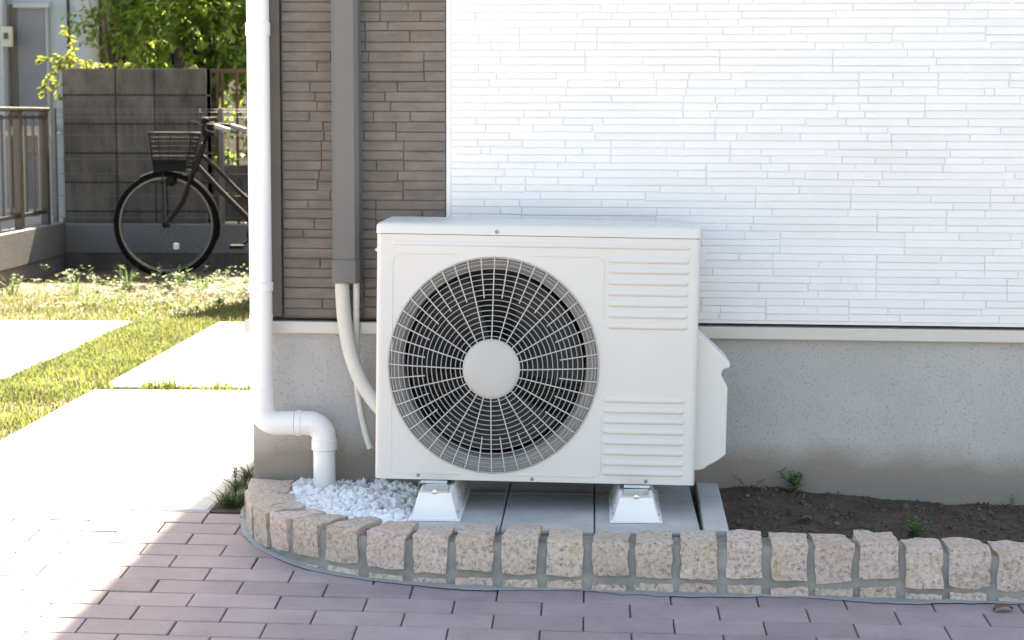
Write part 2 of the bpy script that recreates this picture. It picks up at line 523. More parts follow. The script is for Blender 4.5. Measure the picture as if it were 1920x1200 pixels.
wp = MB().box(XB, 6.0, .0030, .046, .552, 5.55).build('white_siding_panel', m_white_back, house, ho)
bp_ = MB().box(HX + .090, XB, .0045, .0455, .552, 5.55).build('brown_siding_panel', m_brown_back, house, ho)
wpieces = strips(XB + .014, 1.75, ZB, FRAME_TOP, G, .0009, .0012, .03, .0006, (.17, .36), 11)
hidden_ac = lambda p: p[0] > -.55 and p[1] < .29 and p[3] < .83
lay_strips(wp, wpieces, m_white, .0021, 300, lambda p: p[0] < 1.14 and p[2] < 1.405 and not hidden_ac(p), 'outer_siding_strips')
bpieces = strips(HX + .092, XB - .002, .555, FRAME_TOP, .0791, .0010, .001, .03, .0016, (.16, .34), 5)
lay_strips(bp_, bpieces, m_brown, .0021, 290, lambda p: True, 'outer_siding_strips')
MB().box(XB + .001, XB + .0125, .0006, .03, .559, FRAME_TOP + .3).build('edge_bead', m_white, house, ho, bevel=.002)
MB().box(HX - .002, HX + .088, -.006, .03, .555, 5.5).build('corner_trim', m_brown_trim, house, ho, bevel=.002)
# siding higher up, out of the picture
up = MB(); upb = MB()
z = FRAME_TOP + .05
while z < 5.5:
    up.face_box(XB + .014, 6, z, z + .056, 0, .03, .002); upb.face_box(HX + .092, XB - .002, z, z + .056, 0, .03, .002)
    z += G
tag(up.build('upper_siding_strips', m_white, wp, ho, fixn=False), kind='stuff')
tag(upb.build('upper_siding_strips', m_brown, bp_, ho, fixn=False), kind='stuff')
side = MB()
for i in range(int((6.0 - 1.76) / .3)):
    pass
zz = ZB
while zz < FRAME_TOP + .04:
    side.face_box(1.752, 6, zz + .001, zz + G - .001, 0, .03, .002); zz += G
tag(side.build('side_siding_strips', m_white, wp, ho, fixn=False), kind='stuff')

# ------------------------------------------------------------------ downpipe
PX, PY, PR = -.888, -.062, .0300
dp = thing('downpipe', 'white plastic downpipe with elbows at the brown house corner', 'pipe', (PX, PY, 0))
do = (PX, PY, 0)
MB().tube([(PX, PY, .335), (PX, PY, 3.2)], PR, 28).build('vertical_pipe', m_pipe, dp, do, 40)
for z0, z1, dr in ((1.305, 1.342, .0028), (.628, .655, .0030), (.556, .568, .0012), (.330, .366, .0030)):
    MB().tube([(PX, PY, z0), (PX, PY, z0 + .003), (PX, PY, z1 - .003), (PX, PY, z1)], [PR + .0004, PR + dr, PR + dr, PR + .0004], 28).build('coupling', m_pipe, dp, do, 40)
ZH = .2735
arc = [(PX + .040 * (1 - cos(t)) , PY, ZH + .040 - .040 * sin(t) + .0) for t in [i * pi / 2 / 10 for i in range(11)]]
MB().tube([(PX, PY, .345)] + [(p[0], p[1], p[2]) for p in arc] + [(-.800, PY, ZH)], PR + .0028, 28).build('elbow', m_pipe, dp, do, 40)
MB().tube([(-.815, PY, ZH), (-.77, PY, ZH)], PR, 28).build('cross_pipe', m_pipe, dp, do, 40)
X2 = -.7215
arc2 = [(X2 - .042 + .042 * sin(t), PY, ZH - .042 * (1 - cos(t))) for t in [i * pi / 2 / 10 for i in range(11)]]
MB().tube([(-.782, PY, ZH)] + arc2 + [(X2, PY, .205)], PR + .0028, 28).build('elbow', m_pipe, dp, do, 40)
MB().tube([(-.800, PY, ZH), (-.797, PY, ZH), (-.783, PY, ZH), (-.780, PY, ZH)], [PR, PR + .0045, PR + .0045, PR], 28).build('coupling', m_pipe, dp, do, 40)
MB().tube([(X2, PY, .232), (X2, PY, .229), (X2, PY, .203), (X2, PY, .200)], [PR, PR + .0045, PR + .0045, PR], 28).build('coupling', m_pipe, dp, do, 40)
MB().tube([(X2, PY, .215), (X2, PY, .02)], PR, 28).build('lower_pipe', m_pipe, dp, do, 40)
MB().box(PX - .004, PX + .004, PY + .02, .0, 1.31, 1.335).build('wall_clip', m_zinc, dp, do)

# ------------------------------------------------------------------ duct and hoses
du = thing('duct_cover', 'dark grey pipe duct running up the brown siding', 'duct', (-.659, -.03, .655))
uo = (-.659, -.03, .655)
def duct_sec(x0, x1, yf, yb, ins):
    return [(x0, yb), (x0 + .004, yf + ins), (x0 + ins, yf), (x1 - ins, yf), (x1 - .004, yf + ins), (x1, yb)]
MB().prism(duct_sec(-.699, -.620, -.072, .0, .014), .70, 3.4, 'Z').build('cover', m_duct, du, uo, 25)
MB().prism(duct_sec(-.7015, -.6175, -.076, .0, .015), .652, .715, 'Z').build('end_cap', m_duct, du, uo, 25, bevel=.0015)
hz_path = bez([(-.672, -.042, .68), (-.671, -.045, .62), (-.664, -.052, .54), (-.648, -.066, .465), (-.622, -.085, .400), (-.585, -.105, .345), (-.545, -.13, .31), (-.50, -.16, .29)], 8)
h1 = MB().tube(hz_path, .0195, 18).build('insulated_hose', m_hose, None, (0, 0, 0), 40)
tag(h1, 'thick cream insulated hose curving from the duct into the air conditioner', 'hose')
h2p = bez([(-.634, -.040, .68), (-.635, -.036, .60), (-.637, -.032, .50), (-.636, -.034, .40), (-.625, -.042, .31), (-.610, -.050, .245), (-.597, -.056, .205)], 8)
h2 = MB().tube(h2p, .0092, 14).build('drain_hose', m_hose, None, (0, 0, 0), 40)
tag(h2, 'thin cream drain hose hanging behind the thick hose', 'hose')

# ------------------------------------------------------------------ planter: kerb, pad, gravel, soil
kerb = thing('stone_kerb', 'curved low kerb of pinkish granite setts set in grey mortar', 'kerb', (0, -.775, 0))
ko = (0, -.775, 0)
def sett(name, p, d, nrm, w, zt, zb, dep, seed, rough=.0042, n=6, taper=0.):
    """one rough granite sett"""
    vs_, fs_ = [], []
    hx, hy, hz_ = w / 2, dep / 2, (zt - zb) / 2
    c = Vector((p.x, p.y, 0)) + nrm * hy
    key = {}
    def vid(q):
        k = tuple(round(a, 4) for a in q)
        if k not in key:
            key[k] = len(vs_)
            u = Vector(q)
            # round the arrises
            m = sorted((abs(u.x), abs(u.y), abs(u.z)))
            rd = 1 - .045 * max(0, m[1] - .55) ** 1.5 - .03 * max(0, m[0] - .7)
            l = Vector((u.x * hx * rd, u.y * hy * rd, u.z * hz_ * rd))
            l.x *= 1 - taper * (u.y + 1) / 2
            s_ = Vector((l.x + seed * 3.17, l.y, l.z))
            l += noise.noise_vector(s_ * 13) * rough * 1.5 + noise.noise_vector(s_ * 32) * rough + noise.noise_vector(s_ * 70) * rough * .5
            wd = d * l.x + nrm * l.y
            vs_.append((c.x + wd.x - ko[0], c.y + wd.y - ko[1], (zt + zb) / 2 + l.z))
        return key[k]
    g = [-1 + 2 * i / n for i in range(n + 1)]
    for a in range(n):
        for b in range(n):
            u0, u1, v0, v1 = g[a], g[a + 1], g[b], g[b + 1]
            for ax in range(3):
                for sg in (-1, 1):
                    def mk(u, v):
                        q = [0, 0, 0]; q[ax] = sg; q[(ax + 1) % 3] = u; q[(ax + 2) % 3] = v
                        return tuple(q)
                    qd = [vid(mk(u0, v0)), vid(mk(u1, v0)), vid(mk(u1, v1)), vid(mk(u0, v1))]
                    fs_.append(qd if sg > 0 else qd[::-1])
    me = bpy.data.meshes.new(name); me.from_pydata(vs_, [], fs_)
    return link(name, me, m_stone, kerb, smooth=38)
spans = [(-.637, -.557), (-.529, -.438), (-.422, -.337), (-.318, -.229), (-.21, -.125), (-.104, -.021), (-.001, .086), (.102, .189),
         (.205, .292), (.312, .396), (.414, .502), (.515, .604), (.616, .709), (.726, .812), (.824, .918), (.934, 1.022), (1.04, 1.13), (1.148, 1.238), (1.255, 1.345)]
tops = [.124, .121, .117, .123, .122, .118, .115, .112, .115, .116, .113, .110, .117, .103, .103, .094, .095, .1, .1]
s_list = []
for (a, b), zt in zip(spans, tops):
    s0, s1 = kerb_s_of_x(a), kerb_s_of_x(b)
    s_list.append(((s0 + s1) / 2, (s1 - s0) * .985, zt))
sD = kerb_s_of_x(-.637)
for (da, db, zt) in ((.026, .116, .122), (.134, .222, .121), (.240, .330, .119), (.350, .520, .116), (.537, .735, .112)):
    s_list.append((sD - (da + db) / 2, db - da, zt))
for i, (s, w, zt) in enumerate(s_list):
    p, d, n_ = kerb_at(s)
    pz = paver_z(p.x, p.y)
    yaw = R.uniform(-.035, .035) if p.x > -.6 else 0.
    d2 = Vector((d.x * cos(yaw) - d.y * sin(yaw), d.x * sin(yaw) + d.y * cos(yaw), 0)); n2 = Vector((-d2.y, d2.x, 0))
    off = R.uniform(-.004, .004)
    tp = max(0., min(.6, kerb_at(s - .06)[1].angle(kerb_at(s + .06)[1]) / .12 * .135)) if s > .07 else 0.
    sett('stone', p + n_ * off, d2, n2, w, zt + R.uniform(-.002, .002), zt - .086 + R.uniform(-.004, .004), .135 if p.x > -.6 else .118, i + 1, taper=tp)
    sett('base_stone', p + n_ * (.001 + R.uniform(-.002, .004)), d2, n2, w * R.uniform(.93, 1.03), zt - .099 + R.uniform(-.003, .003), pz - .05, .12, i + 60, .004, 5, taper=tp)
# mortar bed, swept along the kerb line
mo = MB()
NS = 150
for i in range(NS + 1):
    s = KS[-1] * i / NS
    p, d, n_ = kerb_at(s)
    zt = .104 if p.x < .65 else .104 - .018 * min(1, (p.x - .65) / .3)
    if p.x < -.6: zt = .106
    wob = noise.noise(Vector((s * 18, 2, 0))) * .0035
    sec = [(.012 + wob, -.12), (.009 + wob, zt - .012), (.016, zt), (.126, zt - .002), (.130, -.12)]
    for (a, b) in sec:
        w = p + n_ * a
        mo.v.append((w.x, w.y, b + (noise.noise(Vector((s * 30, a * 40, 1))) * .003 if b > 0 else 0)))
for i in range(NS):
    for k in range(4):
        a = i * 5 + k
        mo.f.append((a, a + 1, a + 6, a + 5))
mo.build('mortar_bed', m_mortar, kerb, ko, 45)
fi = MB()
for i in range(NS + 1):
    s = KS[-1] * i / NS
    p, d, n_ = kerb_at(s)
    wd = .016 + .026 * noise.noise(Vector((s * 4, 7, 0))) + .010 * noise.noise(Vector((s * 25, 3, 0)))
    for (a, hz_) in ((.014, .005), (-.003, .0038), (-wd, .0022)):
        w = p + n_ * a
        fi.v.append((w.x, w.y, paver_z(w.x, w.y) + hz_))
for i in range(NS):
    for k in range(2):
        a = i * 3 + k
        fi.f.append((a, a + 1, a + 4, a + 3))
fi.build('mortar_smear', m_fillet, kerb, ko, 60)

pad = struct(MB().box(-.46, .262, -.655, .010, -.1, .103).build('equipment_pad', m_sand))
for x0, x1, y0, y1 in ((-.455, -.2215, -.648, -.19), (-.2175, .0045, -.648, -.19), (.0085, .260, -.648, -.19),
                       (-.455, -.2215, -.186, .008), (-.2175, .0045, -.186, .008), (.0085, .260, -.186, .008)):
    MB().top_box(x0, x1, y0, y1, .06, .110 + R.uniform(-.001, .001), .002).build('pad_slab', m_pad, pad)
eb = MB()
eb.prism([(.276, .06), (.340, .06), (.338, .117), (.280, .119)], -.640, -.010, 'Y')
eb = eb.build('edge_block', m_pad_b, None, (0, 0, 0), bevel=.003)
eb.rotation_euler = (0, 0, radians(-1.0))
tag(eb, 'pale concrete edging block beside the bare soil', 'block')

def soil_z(x, y):
    q = Vector((x, y, 0))
    return (.072 + .018 * (y + .4) + .05 * max(0, y + .45) + -.008 + .008 * noise.noise(q * 5) + .007 * noise.noise(q * 17) + .004 * noise.noise(q * 45)
            - .010 * x + .026 * math.exp(-((x - .42) / .2) ** 2 - ((y + .06) / .15) ** 2))
soil = MB()
nx, ny = 80, 36
for j in range(ny + 1):
    for i in range(nx + 1):
        x = .30 + (2.1 - .30) * i / nx
        y = -.70 + .712 * j / ny
        q = Vector((x, y, 0))
        z = soil_z(x, y)
        soil.v.append((x, y, z))
for j in range(ny):
    for i in range(nx):
        a = j * (nx + 1) + i
        soil.f.append((a, a + 1, a + nx + 2, a + nx + 1))
struct(soil.build('soil_bed', m_soil, None, (0, 0, 0), 80))
MBF = MB().box(.30, 2.1, -.66, .010, -.2, .02)
struct(MBF.build('soil_fill', m_soil))

ICO = None
def ico_pts():
    global ICO
    if ICO is None:
        bm = bmesh.new(); bmesh.ops.create_icosphere(bm, subdivisions=1, radius=1)
        bm.verts.ensure_lookup_table()
        ICO = ([v.co.copy() for v in bm.verts], [tuple(v.index for v in f.verts) for f in bm.faces]); bm.free()
    return ICO
def rock(mb, c, r, rr, sq=(1, 1, .7)):
    V, F = ico_pts()
    q = Euler((rr.uniform(0, 6), rr.uniform(0, 6), rr.uniform(0, 6))).to_matrix()
    sc = Vector((r * sq[0] * rr.uniform(.75, 1.3), r * sq[1] * rr.uniform(.75, 1.3), r * sq[2] * rr.uniform(.75, 1.3)))
    mb.add([Vector(c) + q @ Vector((v.x * sc.x, v.y * sc.y, v.z * sc.z)) * rr.uniform(.82, 1.12) for v in V], F)
cl = MB(); rr = random.Random(3)
for i in range(2600):
    x, y = rr.uniform(.34, 1.75), rr.uniform(-.64, 0.005)
    rock(cl, (x, y, soil_z(x, y) + .001), rr.uniform(.002, .007) * (1.9 if rr.random() < .06 else 1), rr)
tag(cl.build('soil_clods', m_clod, None, (0, 0, 0), 60), 'crumbs of dark soil scattered over the planting bed', 'soil', kind='stuff')
pb = MB()
for i in range(46):
    x, y = rr.uniform(.36, 1.6), rr.uniform(-.62, -.02)
    rock(pb, (x, y, soil_z(x, y) + .003), rr.uniform(.003, .008), rr)
tag(pb.build('soil_pebbles', mat('pebble', (.16, .14, .12), .9, .3, 30), None, (0, 0, 0), 60), 'small grey pebbles lying in the dark soil bed', 'pebbles', kind='stuff')

gr = MB(); rr = random.Random(9)
struct(MB().prism([(-.90, .01), (-.90, -.10), (-.84, -.36), (-.74, -.52), (-.58, -.62), (-.46, -.655), (-.46, .01)], -.1, .080, 'Z').build('gravel_bed', m_sand))
n = 0
while n < 1500:
    x, y = rr.uniform(-.86, -.455), rr.uniform(-.63, .0)
    if not inside_kerb(x, y): continue
    dmin = min((Vector((x, y, 0)) - q).length for q in KP)
    if dmin < .116: continue
    if (Vector((x, y, 0)) - Vector((X2, PY, 0))).length < PR + .006: continue
    h = .086 + .019 * rr.random() + .012 * noise.noise(Vector((x * 9, y * 9, 0)))
    rock(gr, (x, y, h), rr.uniform(.007, .0135), rr, (1, 1, .8))
    n += 1
tag(gr.build('white_gravel', m_gravel, None, (0, 0, 0), 25), 'white crushed gravel between the downpipe and the stone kerb', 'gravel', kind='stuff')

# ------------------------------------------------------------------ air conditioner
AW, AH, AD = .800, .6145, .300
ac = thing('air_conditioner', 'white outdoor air conditioner unit with round fan grille', 'air conditioner', (-.5448, -.420, .1920), (0, .01416, 0))
FCX, FCZ = .2936, .2905
RX, RZ = .2605, .2690
# cabinet: rounded-corner shell open at the front, plus front panel with fan opening
def rrect(x0, x1, y0, y1, r, n=5):
    out = []
    for cx, cy, a0 in ((x1 - r, y0 + r, -pi / 2), (x1 - r, y1 - r, 0), (x0 + r, y1 - r, pi / 2), (x0 + r, y0 + r, pi)):
        for i in range(n + 1):
            a = a0 + pi / 2 * i / n
            out.append((cx + r * cos(a), cy + r * sin(a)))
    return out
sh = MB()
sec = rrect(0, AW, 0, AD, .014)
# skip the straight front segment (between last and first corner)
n_ = len(sec)
sh.v = [(x, y, 0) for x, y in sec] + [(x, y, AH) for x, y in sec]
for i in range(n_):
    j = (i + 1) % n_
    if i == n_ - 1:
        continue
    sh.f.append((i, j, j + n_, i + n_))
sh.box(.02, AW - .02, .012, AD - .01, 0, .004)
sh.build('cabinet', m_ac, ac, (0, 0, 0), 40)
fp = MB()
NA = 96
x0, x1, z0, z1 = .014, .570, 0, AH
ell = []; rec = []
for k in range(NA):
    a = 2 * pi * k / NA
    ell.append((FCX + RX * cos(a), 0, FCZ + RZ * sin(a)))
    dx, dz = cos(a), sin(a) * RZ / RX
    ts = []
    if dx > 1e-9: ts.append((x1 - FCX) / dx)
    if dx < -1e-9: ts.append((x0 - FCX) / dx)
    if dz > 1e-9: ts.append((z1 - FCZ) / dz)
    if dz < -1e-9: ts.append((z0 - FCZ) / dz)
    t = min(ts)
    rec.append([FCX + dx * t, 0, FCZ + dz * t])
for cx, cz in ((x0, z0), (x1, z0), (x1, z1), (x0, z1)):
    k = min(range(NA), key=lambda i: (rec[i][0] - cx) ** 2 + (rec[i][2] - cz) ** 2)
    rec[k] = [cx, 0, cz]
fp.v = [tuple(p) for p in ell] + [tuple(p) for p in rec]
fp.f = [(k, (k + 1) % NA, (k + 1) % NA + NA, k + NA) for k in range(NA)]
fp.add([(.570, 0, 0), (AW - .014, 0, 0), (AW - .014, 0, AH), (.570, 0, AH)], [(0, 1, 2, 3)])
front = fp.build('front_panel', m_ac, ac, (0, 0, 0))
# bead round the pressed fan panel
def bead(pts, r, parent, name='panel_bead', flat=.45):
    MB().tube(pts, r, 8, flat=1).build(name, m_ac, parent, (0, 0, 0), 60)
def zof(u, v):
    t = (u - 706) / 600.
    yt, yb = 438 + 10 * t, 893 + 21 * t
    return .6145 * (yb - v) / (yb - yt)
def xof(u): return (u - 706) / 752.5
YB = .0005
bead([(.200, YB, .5665), (.060, YB, .5665), (.046, YB, .562), (.040, YB, .550), (.040, YB, .30)], .0022, front)
bead([(.040, YB, .21), (.040, YB, .030), (.044, YB, .020), (.055, YB, .016), (.215, YB, .0145)], .0020, front)
bead([(.390, YB, .5665), (.548, YB, .5665), (.560, YB, .562), (.564, YB, .550), (.564, YB, .41)], .0022, front)
bead([(.564, YB, .17), (.564, YB, .030), (.560, YB, .020), (.548, YB, .016), (.330, YB, .0145)], .0020, front)
# pressed ribs
def rib(x0, x1, z, h, pr):
    m = MB()
    prof = [(-h / 2, 0), (-h * .42, -pr * .55), (-h * .25, -pr * .95), (-h * .05, -pr), (h * .2, -pr * .6), (h / 2, 0)]
    rings = []
    for xx, k in ((x0, 0), (x0 + .003, .6), (x0 + .008, 1), (x1 - .008, 1), (x1 - .003, .6), (x1, 0)):
        rings.append([(xx, p[1] * k + .0002, z + p[0] * (.6 + .4 * k)) for p in prof])
    for r_ in rings: m.v += r_
    c = len(prof)
    for i in range(len(rings) - 1):
        for k in range(c - 1):
            a = i * c + k
            m.f.append((a, a + 1, a + c + 1, a + c))
    m.build('rib', m_ac, front, (0, 0, 0), 50)
rib(xof(735), xof(1290), zof(1010, 459), .013, .0042)
for v in (487, 507, 528, 548.5, 569, 590, 610.5):
    rib(xof(1138), xof(1288), zof(1213, v), .0185, .0052)
for v in (750, 770, 790, 810, 830, 850, 870, 889):
    rib(xof(1134), xof(1286), zof(1210, v), .0175, .0048)
# lid
lid_out = rrect(-.0022, AW + .0022, -.0022, AD + .0022, .016)
lm = MB()
prof = [(0, .0), (0, .017), (.0015, .021), (.005, .0245), (.011, .0268), (.018, .0275)]
for ins, hh in prof:
    for (x, y) in lid_out:
        cx, cy = AW / 2, AD / 2
        lm.v.append((x - math.copysign(min(ins, abs(x - cx)), x - cx), y - math.copysign(min(ins, abs(y - cy)), y - cy), AH + .0014 + hh))
c = len(lid_out)
for i in range(len(prof) - 1):
    for k in range(c):
        l = (k + 1) % c
        lm.f.append((i * c + k, i * c + l, (i + 1) * c + l, (i + 1) * c + k))
lm.f.append(tuple((len(prof) - 1) * c + k for k in range(c)))
lm.f.append(tuple(range(c))[::-1])
lm.build('lid', m_ac_top, ac, (0, 0, 0), 40)
# bell mouth and dark inside
bell = MB()
bell.lathe([(1.0, .0), (.985, .006), (.955, .016), (.915, .026), (.892, .036), (.885, .060), (.885, .115)], 96, (FCX, 0, FCZ), RX, RZ)
bell.build('bell_mouth', m_bell, ac, (0, 0, 0), 40)
MB().lathe([(.885, .115), (.90, .118), (.90, .24), (.001, .24)], 48, (FCX, 0, FCZ), RX, RZ).build('fan_chamber', m_dark, ac, (0, 0, 0), 40)
coil = MB()
for i in range(34):
    z = FCZ - .25 + .015 * i
    coil.box(.05, .54, .225, .235, z, z + .006)
coil.build('coil_fins', m_fin, ac, (0, 0, 0))
fan = MB()
for b in range(3):
    for i in range(9):
        for j in range(8):
            r = .06 + (.222 - .06) * j / 7
            a = b * 2 * pi / 3 + .35 + (i / 8 - .5) * (1.35 + .25 * j / 7) + .25 * j / 7
            yy = .085 + .07 * (i / 8 - .5)
            fan.v.append((FCX + r * cos(a), yy, FCZ + r * sin(a)))
    base = b * 72
    for i in range(8):
        for j in range(7):
            a = base + i * 8 + j
            fan.f.append((a, a + 1, a + 9, a + 8))
fan.lathe([(.001, .04), (.055, .042), (.062, .05), (.062, .13)], 32, (FCX, 0, FCZ))
fan.build('fan', m_dark, ac, (0, 0, 0), 40)
# grille
HCX, HCZ = .2895, .2835
HRX, HRZ = .0715, .0750
hubm = MB()
hubm.lathe([(.001, -.0205), (.5, -.0200), (.85, -.0180), (.95, -.0160), (1.0, -.0120), (1.0, -.004)], 56, (HCX, 0, HCZ), HRX, HRZ)
hub = hubm.build('hub_cap', m_hub, ac, (0, 0, 0), 40)
gril = MB()
gril.tube([(FCX + RX * 1.003 * cos(2 * pi * k / 96), -.0012, FCZ + RZ * 1.003 * sin(2 * pi * k / 96)) for k in range(96)], .0024, 8, closed=True)
grille = gril.build('grille_rim', m_bell, ac, (0, 0, 0), 60)
def gpt(f, a, y):
    """point on the grille, f=0 at the hub edge, 1 at the rim"""
    hx, hz_ = HCX + HRX * cos(a), HCZ + HRZ * sin(a)
    ox, oz = FCX + RX * cos(a), FCZ + RZ * sin(a)
    return (hx + (ox - hx) * f, y, hz_ + (oz - hz_) * f)
def gy(f):
    return -.0135 + .0040 * f ** 3 if f < .86 else -.0110 + .0085 * ((f - .86) / .14) ** 1.6
NR = 13
for f in [.035 + .835 * i / NR for i in range(NR + 1)] + [.925, .968]:
    MB().tube([gpt(f, 2 * pi * k / 80, gy(f) + .0028) for k in range(80)], .00135, 6, closed=True).build('ring', m_ring_shaded, grille, (0, 0, 0), 80)
for k in range(48):
    a = 2 * pi * k / 48 + pi / 2
    f0 = -.01 if k % 2 == 0 else .515
    MB().tube([gpt(f, a, gy(max(0, f)) - .0022) for f in [f0 + (1.0 - f0) * i / 8 for i in range(9)]], .00155, 6).build('spoke', m_grille, grille, (0, 0, 0), 80)
# screws, handle tabs, valve cover, feet
for (u, v) in ((930, 436), (788, 888), (1003, 898), (1217, 905), (921, 884)):
    z = zof(u, v) if v > 440 else AH + .010
    yy = -.0026 if v < 440 else -.0005
    MB().lathe([(.001, -.0022), (.0030, -.0020), (.0044, -.0004), (.0044, .002)], 14, (xof(u), yy, z)).build('screw', m_screw, ac, (0, 0, 0), 40)
MB().prism([(.002, .580), (-.010, .573), (-.010, .570), (.002, .560)], .05, .11).build('side_tab', m_ac, ac, (0, 0, 0), bevel=.001)
MB().prism([(AW - .002, .595), (AW + .016, .583), (AW + .018, .552), (AW - .002, .540)], .06, .13).build('side_handle', m_ac, ac, (0, 0, 0), bevel=.002)
vc = []
for (u, v) in ((1300, 628), (1318, 640), (1364, 684), (1364, 695), (1353, 697), (1349, 703), (1349, 711), (1353, 719), (1361, 730), (1361, 862), (1345, 874), (1326, 884), (1320, 890), (1300, 892)):
    vc.append(((u - 706) / 745., zof(u, v)))
MB().prism(vc, .045, .215).build('valve_cover', m_ac, ac, (0, 0, 0), bevel=.004, seg=3)
for xx in (.105, .612):
    MB().box(xx + .012, xx + .078, -.012, AD + .012, -.008, -.001).build('base_foot', m_zinc, ac, (0, 0, 0), bevel=.001)

# mounting blocks
def mount(x, zt, label):
    t = thing('mounting_block', label, 'block', (x, -.545, .110), group='blocks under the air conditioner')
    h = zt - .110
    b = MB()
    ys = (0, .40)
    wb, wt = .058, .040
    b.add([(-wb, 0, .001), (wb, 0, .001), (wb, ys[1], .001), (-wb, ys[1], .001), (-wt, .014, h), (wt, .014, h), (wt, ys[1] - .014, h), (-wt, ys[1] - .014, h)],
          [(0, 3, 2, 1), (4, 5, 6, 7), (0, 1, 5, 4), (1, 2, 6, 5), (2, 3, 7, 6), (3, 0, 4, 7)])
    b.build('body', m_block, t, (0, 0, 0), bevel=.003)
    MB().box(-.064, .064, -.005, ys[1] + .005, .0005, .006).build('skirt', m_block, t, (0, 0, 0), bevel=.001)
    MB().box(-.031, .031, .022, ys[1] - .022, h - .004, h + .0045).build('channel', m_zinc, t, (0, 0, 0), bevel=.001)
    MB().lathe([(.001, -.008), (.008, -.0075), (.0085, -.001), (.0085, .006)], 6, (0, .021, h + .001)).build('bolt', m_zinc, t, (0, 0, 0))
    for s in (-1, 1):
        for i in range(3):
            f = (i + .6) / 3.6
            x_ = s * (wb + (wt - wb) * f + .0005)
            MB().lathe([(.001, -.001), (.0045, -.001), (.0045, .001)], 10, (x_, .03 + .09 * i, .010 + (h - .02) * f)).build('side_hole', m_hole, t)
mount(-.385, .1775, 'white trapezoid mounting block next to the white gravel')
mount(.108, .1695, 'white trapezoid mounting block nearer the edging block and soil')

# ------------------------------------------------------------------ plants in the shade, dry leaf
def blade(mb, base, h, az, lean, w):
    b = Vector(base); d = Vector((cos(az), sin(az), 0)); s = Vector((-sin(az), cos(az), 0)) * w / 2
    m_ = b + d * lean * .35 + Vector((0, 0, h * .62)); t = b + d * lean + Vector((0, 0, h))
    mb.add([b - s, b + s, m_ + s * .8, m_ - s * .8, t], [(0, 1, 2, 3), (3, 2, 4)])
def leaf(mb, c, dirv, nrm, l, w):
    d = dirv.normalized(); s = d.cross(nrm)
    if s.length < 1e-4: s = d.orthogonal()
    s.normalize(); n2 = s.cross(d)
    c = Vector(c)
    mb.add([c, c + d * l * .45 + s * w / 2 + n2 * w * .15, c + d * l, c + d * l * .45 - s * w / 2 + n2 * w * .15], [(0, 1, 2), (0, 2, 3)])
def tuft(name, loc, nbl, h, spread, m, label, rr, cat='plant', group=None, w=.006):
    t = thing(name, label, cat, loc, group=group)
    mb = MB()
    for i in range(nbl):
        a = rr.uniform(0, 2 * pi); r = spread * .4 * sqrt(rr.random())
        blade(mb, (r * cos(a), r * sin(a), -.003), h * rr.uniform(.5, 1.05), a + rr.uniform(-.5, .5), spread * rr.uniform(.3, 1.1), w * rr.uniform(.7, 1.2))
    mb.build('blades', m, t, (0, 0, 0), fixn=False)
    return t
rr = random.Random(21)
tuft('grass_tuft', (-.974, -.06, .046), 90, .050, .085, m_plant, 'dark green grass tuft where the pavers meet the house corner', rr)
tuft('grass_tuft', (-.972, .10, .046), 90, .055, .075, m_plant, 'leafy dark tuft just behind the front grass tuft by the foundation', rr)
tuft('grass_tuft', (-.968, .26, .046), 90, .065, .065, m_plant, 'farthest dark tuft in the strip beside the foundation', rr)
def sprig(name, loc, h, nl, m, label, rr, ls=.018, spread=.05, group=None):
    t = thing(name, label, 'weed', loc, group=group)
    st = MB(); lf = MB()
    for k in range(max(2, nl // 14)):
        a = rr.uniform(0, 6.28); tip = Vector((spread * cos(a) * rr.random(), spread * sin(a) * rr.random(), h * rr.uniform(.6, 1)))
        st.tube([(0, 0, -.004), tip * .5 + Vector((.003, 0, 0)), tip], .0011, 5)
        for i in range(14):
            f = rr.uniform(.15, 1); p = tip * f
            b = rr.uniform(0, 6.28)
            leaf(lf, p, Vector((cos(b), sin(b), rr.uniform(-.1, .8))), Vector((0, 0, 1)), ls * rr.uniform(.6, 1.3), ls * .5)
    st.build('stem', m, t, (0, 0, 0), 60); lf.build('leaves', m, t, (0, 0, 0), fixn=False)
    return t
for x, y, h, nl, ls, lab in ((.537, -.105, .066, 120, .020, 'bushy green weed growing against the grey foundation'),
                             (.799, -.44, .056, 110, .018, 'green weed standing in the soil just behind the kerb stones'),
                             (.414, -.085, .05, 28, .012, 'tiny weed at the foundation nearest the air conditioner'),
                             (.707, -.40, .022, 28, .012, 'tiny flat seedling left of the weed behind the kerb'),
                             (.53, -.30, .020, 28, .011, 'small pale seedling in the middle of the dark soil'),
                             (1.10, -.15, .05, 28, .009, 'thin reddish weed at the far right foundation')):
    sprig('weed', (x, y, soil_z(x, y)), h, nl, m_sprig, lab, rr, ls)
sprig('weed', (-1.028, .27, .052), .055, 28, m_grass2, 'pale sprout leaning over the concrete slab edge', rr, .014, .02)
for i, (x, y, lab, s) in enumerate(((.935, -.845, 'curled dry brown leaf at the foot of the kerb', 1.), (1.005, -.838, 'smaller dry leaf lying at the right end of the kerb', .8))):
    m = MB(); ln = .05 * s
    for k in range(7):
        f = k / 6; w = .016 * s * sin(pi * (f * .9 + .05))
        for sx in (-1, 0, 1):
            m.v.append((ln * (f - .5), sx * w, .004 + .012 * s * sin(pi * f) * (1 - .4 * abs(sx)) + .006 * abs(sx)))
    for k in range(6):
        for j in range(2):
            a = k * 3 + j
            m.f.append((a, a + 1, a + 4, a + 3))
    o = m.build('dry_leaf', m_dryleaf, None, (0, 0, 0), 60)
    o.location = (x, y, paver_z(x, y) - .002); o.rotation_euler = (0, 0, .3 + i)
    tag(o, lab, 'leaf')

